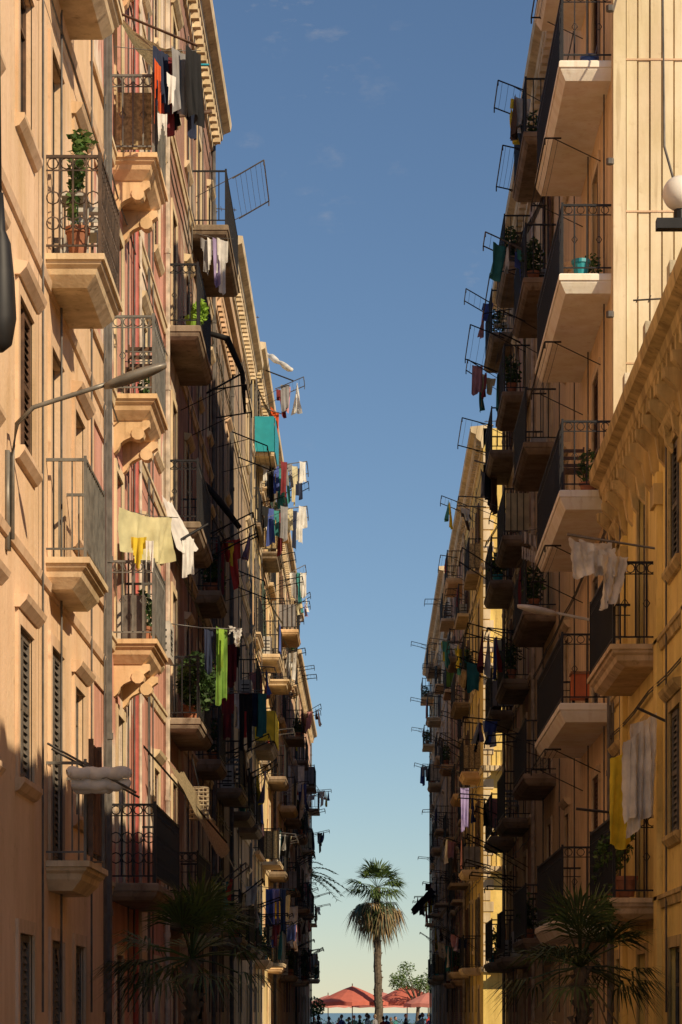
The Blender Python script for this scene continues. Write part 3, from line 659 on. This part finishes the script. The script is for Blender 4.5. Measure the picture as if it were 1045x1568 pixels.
def R3(mb):
    line(mb,V(3.53,78,6.8),V(2.6,78,6.75),.012); cloth(mb,V(2.75,78,6.75),V(3.02,78.1,6.75),1.25,CL['lilac'],'towel',.05,seed=55)
single('lilac_towel',R3)
def R4(mb):
    sheet(mb,V(2.6,108,5.2),V(2.9,112,5.2),V(2.0,112,4.2),V(1.75,108,4.3),.1,CL['navy'],8,.03); line(mb,V(3.53,110,5),V(1.8,110,4.2),.02)
single('dark_awning',R4)
def R5(mb):
    line(mb,V(3.53,64,13.4),V(2.6,64,13.6),.02)
    for i in range(3): cloth(mb,V(2.75+.13*i,64,13.4),V(2.93+.13*i,64.2,13.3),.6+.2*i,CL[['grey','black','brown'][i]],'towel',.05,seed=57+i)
single('dark_laundry',R5)
def R6(mb):
    line(mb,V(3.3,48,9.0),V(2.8,48,8.9),.01)
    for i in range(6): cloth(mb,V(2.82+.05*i,47.9+.1*i,8.9),V(2.86+.05*i,47.95+.1*i,8.9),.22,CL['white' if i%2 else 'grey'],'towel',.02,seed=77+i,nx=4,nz=5)
    for i in range(6): cloth(mb,V(2.82+.05*i,47.9+.1*i,8.6),V(2.86+.05*i,47.95+.1*i,8.6),.22,CL['white'],'towel',.02,seed=87+i,nx=4,nz=5)
single('socks_on_line',R6)
# ------------------------------------------------------------------ named racks near the sky
def rk(name,f,y0,y1,d,z,L,ris,w=5,m='iron'):
    mb=MB(); rack(mb,f,y0,y1,d,z,L,ris,M[m],w); mb.build(name)
rk('clothes_drying_rack',LEFT,49.5,52,.7,15.9,.6,.35,6,'steel')
rk('clothes_drying_rack',LEFT,45.5,47.6,.5,10.9,.65,.1)
rk('clothes_drying_rack',LEFT,55,57.5,.4,12.3,.75,-.3)
rk('clothes_drying_rack',LEFT,56,58.5,.3,9.6,.75,-.3)
rk('clothes_drying_rack',LEFT,47,49,.3,8.6,.9,.45)
rk('clothes_drying_rack',RIGHT,50,52.5,.5,16.6,.45,.1)
rk('clothes_drying_rack',RIGHT,52,55,.5,14.9,.6,-.1)
rk('clothes_drying_rack',RIGHT,57,60,.55,14.8,.75,.3)
rk('clothes_drying_rack',RIGHT,62,65,.55,14.0,.75,.2)
rk('clothes_drying_rack',RIGHT,88,91,.5,15.4,.6,.1)
rk('clothes_drying_rack',RIGHT,62,64,.5,10.6,.8,.5)
rk('clothes_drying_rack',RIGHT,82,84,.5,8.2,.8,.5)
for z in(16.6,13.5,10.4,7.3,4.2): rk('balcony_drying_frame',RIGHT,39.5,42.8,.6,z-.2,.25,.0,3)
mb=MB()
mb.tube([V(-3.2,52,13.6),V(-2.85,52.2,13.55),V(-2.55,52.4,12.9),V(-2.5,52.4,12.1)],[.05,.07,.06,.03],CL['black'],6)
mb.tube([V(-3.25,52,12.4),V(-2.55,52.4,12.9)],.02,M['iron'],4)
mb.tube([V(-3.25,50,10.3),V(-2.9,50.2,9.9),V(-2.5,50.4,9.4)],[.03,.07,.05],CL['black'],6)
mb.build('folded_black_awning',None,True)
for i in range(26):
    f=RND.choice([LEFT,RIGHT]); y=RND.uniform(56,64) if RND.random()<.3 else RND.uniform(84,140); z=RND.uniform(2,14.5)
    rk('laundry_pole_bracket',f,y,y+1.4,.05,z,RND.uniform(.6,1.1),RND.uniform(0,.5),3)
# ------------------------------------------------------------------ lamps
def lamp(name,f,y,z,L,m=M['lampm'],rise=.45):
    mb=MB()
    pts=[f.P(y,.06,z-1.2),f.P(y,.06,z-.45),f.P(y,.1,z-.15),f.P(y,.25,z)]+[f.P(y,.25+(L-.6)*t/5,z+rise*.55*t/5) for t in range(1,6)]
    mb.tube(pts,.022,m,7)
    a=f.P(y,L-.36,z+rise*.5); b=f.P(y,L+.2,z+rise); rings=[]
    for k in range(9):
        t=k/8; c=a.lerp(b,t); w=.10*math.sin(math.pi*min(1,t*.85+.1))**.6; h=.055*math.sin(math.pi*(t*.86+.08))**.5
        rings.append([c+Vector((0,w*math.cos(q*math.pi/5),h*math.sin(q*math.pi/5))) for q in range(10)])
    mb.loft(rings,m); f.box(mb,y-.06,y+.06,0,.04,z-1.3,z-.4,m)
    mb.build(name,None,True)
lamp('street_lamp',LEFT,23.6,5.5,1.26,M['lampm'],.38)
lamp('street_lamp',RIGHT,37.2,5.6,1.2,M['acw'],.22)
mb=MB()
c=V(3.36,28,8.83); rings=[]
for k in range(1,20):
    t=math.pi*k/20; rings.append([c+Vector((.19*math.sin(t)*math.cos(q*math.pi/16),.19*math.sin(t)*math.sin(q*math.pi/16),.19*math.cos(t))) for q in range(32)])
mb.loft(rings,M['globe'])
g=mb.build('globe_lamp',None,True)
mb=MB(); mb.box(3.1,3.62,27.93,28.07,EYE+8.44,EYE+8.55,M['iron']); mb.tube([V(3.36,28,8.5),V(3.36,28,8.68)],.07,M['iron'],10)
o=mb.build('bracket'); o.parent=g
mb=MB()
c=V(-2.93,20.6,5.6)
rings=[[c+Vector((r*math.cos(q*math.pi/6),r*math.sin(q*math.pi/6),z)) for q in range(12)] for z,r in((.9,.03),(.6,.05),(.5,.09),(.2,.12),(-.1,.135),(-.3,.10),(-.36,.03))]
mb.loft(rings,M['iron']); mb.tube([c+Vector((0,0,.8)),c+Vector((-.03,0,4))],.02,M['iron'],6); mb.tube([c+Vector((-.03,0,3.9)),V(-3.3,20.6,9.3)],.025,M['iron'],6)
mb.build('hanging_lantern',None,True)
mb=MB(); mb.tube([V(4.2,37.2,16),V(4.1,36,12),V(4.3,34,9.8),V(4.0,33,8.6)],.018,M['pipeg'],5)
mb.build('power_cable')
# ------------------------------------------------------------------ balcony objects
mb=MB(); p=RIGHT.P(38.05,.42,10.76); pot(mb,p,.13,.26,M['plteal']); mb.build('teal_bucket')
mb=MB(); p=RIGHT.P(38.2,.28,13.86); pot(mb,p,.13,.2,M['plblue']); mb.build('blue_basin')
mb=MB(); pot(mb,RIGHT.P(38.3,.3,7.61),.12,.2,M['clay']); leaves(mb,RIGHT.P(38.3,.3,8.05),(.15,.15,.28),120,.05,[M['leafm'],M['leafd']]); pot(mb,RIGHT.P(38.6,.2,10.76),.1,.2,M['clay']); leaves(mb,RIGHT.P(38.6,.2,11.1),(.13,.15,.2),90,.04,[M['leafm'],M['leafd']]); mb.build('potted_shrubs',None,False,False)
mb=MB(); chair(mb,RIGHT,38.5,.3,7.61,M['wood']); mb.build('wooden_chair')
mb=MB(); RIGHT.box(mb,38.0,38.35,.3,.55,4.6,4.95,M['plor']); RIGHT.box(mb,37.98,38.37,.28,.57,4.951,4.99,M['woodo'])
RIGHT.box(mb,38.02,38.06,.32,.36,4.5,4.6,M['dark']); RIGHT.box(mb,38.29,38.33,.49,.53,4.5,4.6,M['dark']); mb.build('orange_crate')
mb=MB(); leaves(mb,LEFT.P(26.75,.3,8.75),(.09,.14,.3),160,.05,[M['leafm'],M['leafl'],M['leafm']],shell=0); leaves(mb,LEFT.P(26.75,.25,8.3),(.05,.1,.3),70,.05,[M['leafm'],M['leafl']],shell=0); leaves(mb,LEFT.P(26.8,.34,9.0),(.14,.14,.12),90,.05,[M['leafm'],M['leafl']],shell=0); pot(mb,LEFT.P(26.75,.3,7.78),.12,.3,M['clay']); mb.tube([LEFT.P(26.75,.3,8),LEFT.P(26.75,.3,8.9)],.008,M['leafd'],4); mb.build('potted_vine',None,False,False)
mb=MB(); leaves(mb,LEFT.P(43.2,.45,5.5),(.34,.7,.5),1500,.06,[M['leafd'],M['leafd'],M['leafm']],shell=.1); pot(mb,LEFT.P(43.2,.35,4.8),.16,.3,M['clay']); mb.build('balcony_bush',None,False,False)
mb=MB()
for y in(31.9,32.5,33.2,34):
    leaves(mb,RIGHT.P(y,.42+.1*RND.random(),1.75+.4*RND.random()),(.17,.25,.3),170,.045,[M['leafm'],M['leafd'],M['leafl']],shell=.1); pot(mb,RIGHT.P(y,.36,1.42),.13,.25,M['clay'])
leaves(mb,RIGHT.P(31.9,.6,1.2),(.1,.2,.4),140,.045,[M['leafm'],M['leafl']],shell=0)
mb.build('potted_plants',None,False,False)
mb=MB(); LEFT.box(mb,26.6,27.4,.44,.47,1.65,2.75,M['woodo']); 
for k in range(6): LEFT.box(mb,26.6+.135*k,26.61+.135*k,.471,.478,1.65,2.75,M['wood'])
LEFT.box(mb,26.57,26.6,.43,.48,1.6,2.8,M['wood']); LEFT.box(mb,27.4,27.43,.43,.48,1.6,2.8,M['wood']); mb.build('wooden_balcony_screen')
mb=MB(); leaves(mb,LEFT.P(43.0,.5,11.6),(.14,.2,.2),160,.06,[CL['lime']],shell=0); pot(mb,LEFT.P(43,.4,11.22),.14,.3,CL['lime']); mb.build('green_planter',None,False,False)
mb=MB(); LEFT.box(mb,74.2,77,.61,.63,16.0,17,M['plteal']); LEFT.box(mb,74.05,74.07,.05,.6,16.0,17,M['plteal']); mb.build('teal_balcony_screen')
mb=MB(); LEFT.box(mb,74.05,74.07,.05,.6,7.75,8.6,CL['yellow']); LEFT.box(mb,74.1,77,.61,.63,7.75,8.6,CL['yellow']); mb.build('yellow_balcony_screen')
mb=MB(); sheet(mb,V(-2.95,38,3.7),V(-2.85,40,3.7),V(-2.3,43,2.7),V(-2.45,41,2.6),.15,M['net'],12); 
mb.tube([V(-3.3,38,3.9),V(-2.3,42,2.75)],.02,M['iron'],4); mb.build('striped_awning',None,True,False)
mb=MB(); c=V(-2.68,41,3.3)
for k in range(8):
    z=-.25+k*.07; mb.tube([c+Vector((.15*math.cos(q*math.pi/6),.15*math.sin(q*math.pi/6),z)) for q in range(13)],.012,M['wcream'],4)
for q in range(12): mb.tube([c+Vector((.15*math.cos(q*math.pi/6),.15*math.sin(q*math.pi/6),-.25)),c+Vector((.15*math.cos(q*math.pi/6),.15*math.sin(q*math.pi/6),.24))],.008,M['wcream'],3)
mb.tube([c+Vector((0,0,.25)),c+Vector((-.1,0,.7))],.01,M['iron'],3); mb.build('hanging_basket')
# ------------------------------------------------------------------ palms
def fan(mb,c,d,rp,rl,m,rnd,n=15,droop=.25,wid=.035):
    d=d.normalized(); side=d.cross(Vector((0,0,1)))
    side=side.normalized() if side.length>.05 else Vector((1,0,0)); up=side.cross(d)
    h=c+d*rp+Vector((0,0,-droop*rp*.4))
    mb.tube([c,c+d*rp*.5,h],.012,m,3)
    for i in range(n):
        a=math.radians(-78+156*i/(n-1)); q=(d*math.cos(a)+side*math.sin(a)+up*rnd.uniform(-.08,.12)).normalized()
        l=rl*(1-.25*abs(a)/1.4)*rnd.uniform(.85,1.1); s=q.cross(up).normalized()*wid
        p1=h+q*l*.55; p2=h+q*l+Vector((0,0,-droop*l*rnd.uniform(.6,1.6)))
        mb.poly([h,p1+s,p1-s],m); mb.poly([p1+s,p2,p1-s],m)
def palm(name,x,y,zc,rt,R,mats,dead=None,nf=38,seed=3,lean=0,wid=.035,cut=-25,n=15):
    rnd=random.Random(seed); mb=MB(); N=26; pts=[];rr=[]
    for i in range(N+1):
        t=i/N; pts.append((x+lean*(1-t)**2+.02*math.sin(i*1.3),y+.02*math.cos(i),zc*t)); rr.append(rt*(1.25-.4*t)*(1+.1*(i%2)))
    mb.tube(pts,rr,M['trunk'],10)
    for i in range(6,N):
        for q in range(5):
            a=rnd.uniform(0,6.28); p=Vector(pts[i]); o=Vector((math.cos(a),math.sin(a),.0))
            mb.poly([p+o*rr[i]*.9,p+o*(rr[i]+.07)+Vector((0,0,.1)),p+o*rr[i]*.9+Vector((0,0,.12))],M['trunk'])
    c=Vector((x,y,zc))
    for i in range(nf):
        a=rnd.uniform(0,6.28) ; el=math.radians(rnd.uniform(cut,85)); d=Vector((math.cos(a)*math.cos(el),math.sin(a)*math.cos(el),math.sin(el)))
        fan(mb,c,d,R*.45*rnd.uniform(.8,1.1),R*.58*rnd.uniform(.85,1.1),rnd.choice(mats),rnd,n,.3-.1*math.sin(el),wid)
    if dead:
        for i in range(dead):
            a=rnd.uniform(0,6.28); el=math.radians(rnd.uniform(-75,-15)); d=Vector((math.cos(a)*math.cos(el),math.sin(a)*math.cos(el),math.sin(el)))
            fan(mb,c+Vector((0,0,-rnd.uniform(0,.6))),d,R*.5,R*.55*rnd.uniform(.7,1.1),M['dead'] if rnd.random()<.7 else M['frondd'],rnd,n-3,.7,wid)
    mb.build(name,None,False,False)
palm('fan_palm_tree',.5,156,9.5,.22,2.25,[M['frond'],M['leafl'],M['frond']],56,34,5,.15,.055,-15)
palm('small_fan_palm',-2.05,30,2.62,.08,1.25,[M['frondd'],M['frondd'],M['frond']],None,30,6,0,.014,-20,19)
palm('small_fan_palm',2.45,30,2.52,.08,1.2,[M['frondd'],M['frondd'],M['frond']],4,30,7,0,.014,-20,19)
mb=MB(); rnd=random.Random(5); c=Vector((-4.2,152,10.0)); mb.tube([(-4.2,152,0),(-4.15,152,5),(-4.2,152,10)],[.3,.25,.22],M['trunk'],10)
for i in range(40):
    a=rnd.uniform(0,6.28); el=math.radians(rnd.uniform(5,80)); L=rnd.uniform(2.6,3.4); d=Vector((math.cos(a)*math.cos(el),math.sin(a)*math.cos(el),math.sin(el))); pts=[]
    for k in range(13):
        t=k/12; pts.append(c+d*L*t+Vector((0,0,-1.6*t*t)))
    mb.tube(pts,.02,M['frond'],3); s=d.cross(Vector((0,0,1))).normalized()
    for k in range(2,13):
        for sg in(-1,1):
            p=pts[k]; q=p+s*sg*.32+d*.2+Vector((0,0,-.2)); mb.poly([p,p+d*.09,q],rnd.choice([M['frond'],M['leafl']]))
mb.build('date_palm_tree',None,False,False)
mb=MB(); rnd=random.Random(8); b=Vector((3.0,160,0)); mb.tube([b,b+Vector((0,0,1.6)),b+Vector((.1,0,3.2))],[.16,.12,.08],M['trunk'],8)
for i in range(11):
    a=i*.7; e=b+Vector((1.3*math.cos(a),1.3*math.sin(a),3+rnd.random()*2.4)); mb.tube([b+Vector((.05,0,2.2)),(b+e)/2+Vector((0,0,1.3)),e],[.06,.04,.02],M['trunk'],5)
    leaves(mb,e,(.6,.6,.5),240,.08,[M['leafm'],M['leafl'],M['leafl']],rnd,0)
mb.build('leafy_tree',None,False,False)
mb=MB(); leaves(mb,(-3.2,150,2.3),(.7,.7,.6),700,.09,[M['leafd'],M['leafm']],rnd,0); mb.tube([(-3.2,150,0),(-3.2,150,2.2)],.06,M['trunk'],6); mb.build('shrub',None,False,False)
mb=MB()
for i in range(30): leaves(mb,(-15+i*1.05,176+rnd.uniform(-.5,.5),.9+rnd.uniform(0,.2)),(.8,.6,.55),160,.1,[M['leafd'],M['leafm'],M['leafd']],rnd,.3)
mb.box(-15.5,16,176.3,176.5,.01,1.0,M['leafd']); mb.build('promenade_hedge',None,False,False)
# ------------------------------------------------------------------ parasols
def parasol(x,y,zt,zr,R,m):
    mb=MB(); top=Vector((x,y,zt)); n=16; rings=[]
    for k in range(6):
        t=k/5
        rings.append([Vector((x+R*t*(1-.04*(q%2)*t)*math.cos(q*2*math.pi/n),y+R*t*(1-.04*(q%2)*t)*math.sin(q*2*math.pi/n),zt-(zt-zr)*t**1.15+(0.05*(q%2)*t))) for q in range(n)])
    mb.loft(rings,m,False)
    v=rings[-1]; mb.loft([v,[p+Vector((0,0,-.22)) for p in v]],m,False)
    for q in range(0,n,2): mb.tube([top-Vector((0,0,.03)),rings[3][q]-Vector((0,0,.03)),v[q]-Vector((0,0,.03))],.015,M['wood'],4)
    mb.tube([(x,y,0),(x,y,zt+.15)],.03,M['wood'],8); mb.box(x-.3,x+.3,y-.3,y+.3,.004,.1,M['stone'])
    mb.build('beach_cafe_parasol',None,False,False)
parasol(-1.0,158,3.6,2.6,2.2,M['umb']); parasol(2.4,162,3.7,2.6,2.2,M['umb']); parasol(.9,168,3.3,2.5,2.1,M['umb2']); parasol(3.6,157,3.2,2.5,1.5,M['umb2']); parasol(-2.6,166,3.1,2.5,1.5,M['umb2'])
# ------------------------------------------------------------------ people
def person(x,y,rot,shirt,hair,h=1.7,seed=0):
    r=random.Random(seed); k=h/1.75; root=empty('person',(x,y,0)); root.rotation_euler=(0,0,rot); root.scale=(k,k,k)
    s=.12*r.uniform(-1,1)
    Vs=[(0,0,.95),(0,0,1.12),(0,.01,1.32),(0,0,1.47),(0,0,1.54),(.17,0,1.43),(.23,.02,1.16),(.24,-.1,.93),(-.17,0,1.43),(-.23,.02,1.16),(-.22,-.14,.98),(.09,0,.9),(.1,-.03-s,.5),(.1,.03-s,.09),(.1,-.12-s,.04),(-.09,0,.9),(-.1,-.03+s,.5),(-.1,.03+s,.09),(-.1,-.12+s,.04)]
    Es=[(0,1),(1,2),(2,3),(3,4),(2,5),(5,6),(6,7),(2,8),(8,9),(9,10),(0,11),(11,12),(12,13),(13,14),(0,15),(15,16),(16,17),(17,18)]
    Rd=[.14,.13,.15,.06,.055,.065,.045,.03,.065,.045,.03,.09,.06,.04,.035,.09,.06,.04,.035]
    me=bpy.data.meshes.new('body'); me.from_pydata(Vs,Es,[]); o=bpy.data.objects.new('clothed_body',me); sc.collection.objects.link(o); o.parent=root
    md=o.modifiers.new('skin','SKIN'); 
    if not me.skin_vertices: 
        bm=bmesh.new(); bm.from_mesh(me); bm.verts.layers.skin.verify(); bm.to_mesh(me); bm.free()
    for i,v in enumerate(me.skin_vertices[0].data): v.radius=(Rd[i],Rd[i]*.8); v.use_root=(i==0)
    o.modifiers.new('sub','SUBSURF').levels=1; o.modifiers['sub'].render_levels=1
    me.materials.append(shirt)
    mb=MB(); rings=[]
    for q in range(1,12):
        t=math.pi*q/12; rings.append([Vector((.075*math.sin(t)*math.cos(a*math.pi/6),.095*math.sin(t)*math.sin(a*math.pi/6)-.01,1.65+.12*math.cos(t))) for a in range(12)])
    mb.loft(rings,M['skin'])
    mb.poly([(-.015,-.1,1.62),(.015,-.1,1.62),(0,-.13,1.62),(0,-.1,1.68)],M['skin'])
    for sg in(-1,1):
        mb.box(sg*.03-.01,sg*.03+.01,-.105,-.095,1.655,1.665,M['dark']); mb.box(sg*.078-.008,sg*.078+.008,-.02,.02,1.63,1.68,M['skin'])
        b=Vector((.24,-.1,.93)) if sg>0 else Vector((-.22,-.14,.98))
        mb.tube([b,b+Vector((0,-.02,-.08))],[.03,.038],M['skin'],6)
        for i in range(4): mb.tube([b+Vector((0,-.03+.018*i-.01,-.08)),b+Vector((-sg*.01,-.035+.018*i,-.12-.01*(i in(1,2)))),b+Vector((-sg*.03,-.03+.018*i,-.15-.01*(i in(1,2))))],.008,M['skin'],5)
        mb.tube([b+Vector((0,-.04,-.03)),b+Vector((-sg*.01,-.07,-.07)),b+Vector((-sg*.015,-.07,-.1))],.009,M['skin'],5)
    mb.box(-.025,.025,-.1,-.095,1.585,1.592,M['clay'])
    mb.build('head_and_hands',root,True)
    hb=MB(); rings=[]
    for q in range(1,8):
        t=math.pi*q/12; rings.append([Vector((.085*math.sin(t)*math.cos(a*math.pi/6),.1*math.sin(t)*math.sin(a*math.pi/6)+.012,1.665+.125*math.cos(t))) for a in range(12)])
    hb.loft(rings,hair); hb.build('hair',root,True)
    for c in root.children: c.location=(0,0,0)
    return root
hm=[M['dark'],M['wood'],M['stone']]; ck=['black','navy','white','grey','red','blue','brown','teal']
for i in range(22):
    person(-3.2+i*.33+RND.uniform(-.2,.2),RND.uniform(138,160),RND.uniform(0,6.28),CL[ck[i%8]],hm[i%3],RND.uniform(1.65,1.95),i)
# ------------------------------------------------------------------ ground
mb=MB(); mb.poly([(-3000,-300,0),(3000,-300,0),(3000,6000,0),(-3000,6000,0)],M['pave']); mb.build('ground')
mb=MB(); mb.poly([(-2,-100,.004),(2,-100,.004),(2,148,.004),(-2,148,.004)],M['asphalt']); mb.build('road')
mb=MB(); 
for k in range(40): mb.poly([(-.06,-20+k*4,.008),(.06,-20+k*4,.008),(.06,-18+k*4,.008),(-.06,-18+k*4,.008)],M['paint'])
mb.build('road_markings')
mb=MB(); mb.box(-3.16,-2.1,10,148,.0,.12,M['pave']); mb.box(-2.1,-2.0,10,148,.0,.125,M['stone']); mb.build('pavement')
mb=MB()
for a,b in((10,66),(80,147)): mb.box(2.2,3.46,a,b,.0,.12,M['pave']); mb.box(2.1,2.2,a,b,.0,.125,M['stone'])
mb.build('pavement')
mb=MB(); mb.poly([(2.2,67,.004),(60,67,.004),(60,79,.004),(2.2,79,.004)],M['asphalt']); mb.build('side_street')
mb=MB(); mb.poly([(-3000,185,.004),(3000,185,.004),(3000,260,.004),(-3000,260,.004)],M['sand']); mb.build('beach')
mb=MB(); mb.poly([(-3000,258,.008),(3000,258,.008),(3000,5990,.008),(-3000,5990,.008)],M['sea']); mb.build('sea_water')
# ------------------------------------------------------------------ light
th=math.radians(45); el=math.radians(32)
sv=Vector((math.cos(el)*math.sin(th),-math.cos(el)*math.cos(th),math.sin(el)))
ld=bpy.data.lights.new('sun','SUN'); ld.energy=5; ld.angle=math.radians(.5); ld.color=(1,.81,.55)
lo=bpy.data.objects.new('sun',ld); lo.rotation_euler=sv.to_track_quat('Z','Y').to_euler(); lo.location=(20,-20,40); sc.collection.objects.link(lo)
w=bpy.data.worlds.new('World'); sc.world=w; w.use_nodes=True; nt=w.node_tree; N=nt.nodes; L=nt.links
bg=N['Background']; sky=N.new('ShaderNodeTexSky'); sky.sky_type='NISHITA'; sky.sun_disc=False; sky.sun_elevation=el; sky.sun_rotation=math.radians(135)
sky.air_density=1.0; sky.dust_density=.0; sky.ozone_density=4.0
tc=N.new('ShaderNodeTexCoord')
def noise(scale,ms,loc,p0,p1):
    mp=N.new('ShaderNodeMapping'); mp.inputs['Scale'].default_value=ms; mp.inputs['Location'].default_value=loc
    L.new(tc.outputs['Generated'],mp.inputs['Vector'])
    n=N.new('ShaderNodeTexNoise'); n.inputs['Scale'].default_value=scale; n.inputs['Detail'].default_value=8; n.inputs['Roughness'].default_value=.6
    L.new(mp.outputs[0],n.inputs['Vector'])
    rp=N.new('ShaderNodeMapRange'); rp.inputs[1].default_value=p0; rp.inputs[2].default_value=p1; L.new(n.outputs['Fac'],rp.inputs[0]); return rp.outputs[0]
a=noise(1.0,(48,48,115),(.3,0,.2),.54,.95); b=noise(1.0,(11,11,18),(2.5,0,-.1),.58,.70)
mm=N.new('ShaderNodeMath'); mm.operation='MULTIPLY'; L.new(a,mm.inputs[0]); L.new(b,mm.inputs[1])
mx=N.new('ShaderNodeMix'); mx.data_type='RGBA'; L.new(mm.outputs[0],mx.inputs[0]); L.new(sky.outputs[0],mx.inputs[6]); mx.inputs[7].default_value=(6,5.6,5.4,1)
L.new(mx.outputs[2],bg.inputs['Color']); bg.inputs['Strength'].default_value=.082
# ------------------------------------------------------------------ camera
cd=bpy.data.cameras.new('camera'); cd.sensor_fit='VERTICAL'; cd.sensor_height=36; cd.sensor_width=24; cd.lens=3975/1568*36
cd.shift_x=-42.5/1568; cd.shift_y=766/1568; cd.clip_start=.1; cd.clip_end=9000
co=bpy.data.objects.new('camera',cd); co.location=(0,0,EYE); co.rotation_euler=(math.pi/2,0,0); sc.collection.objects.link(co); sc.camera=co
sc.view_settings.view_transform='Standard'; sc.view_settings.look='None'; sc.view_settings.exposure=0
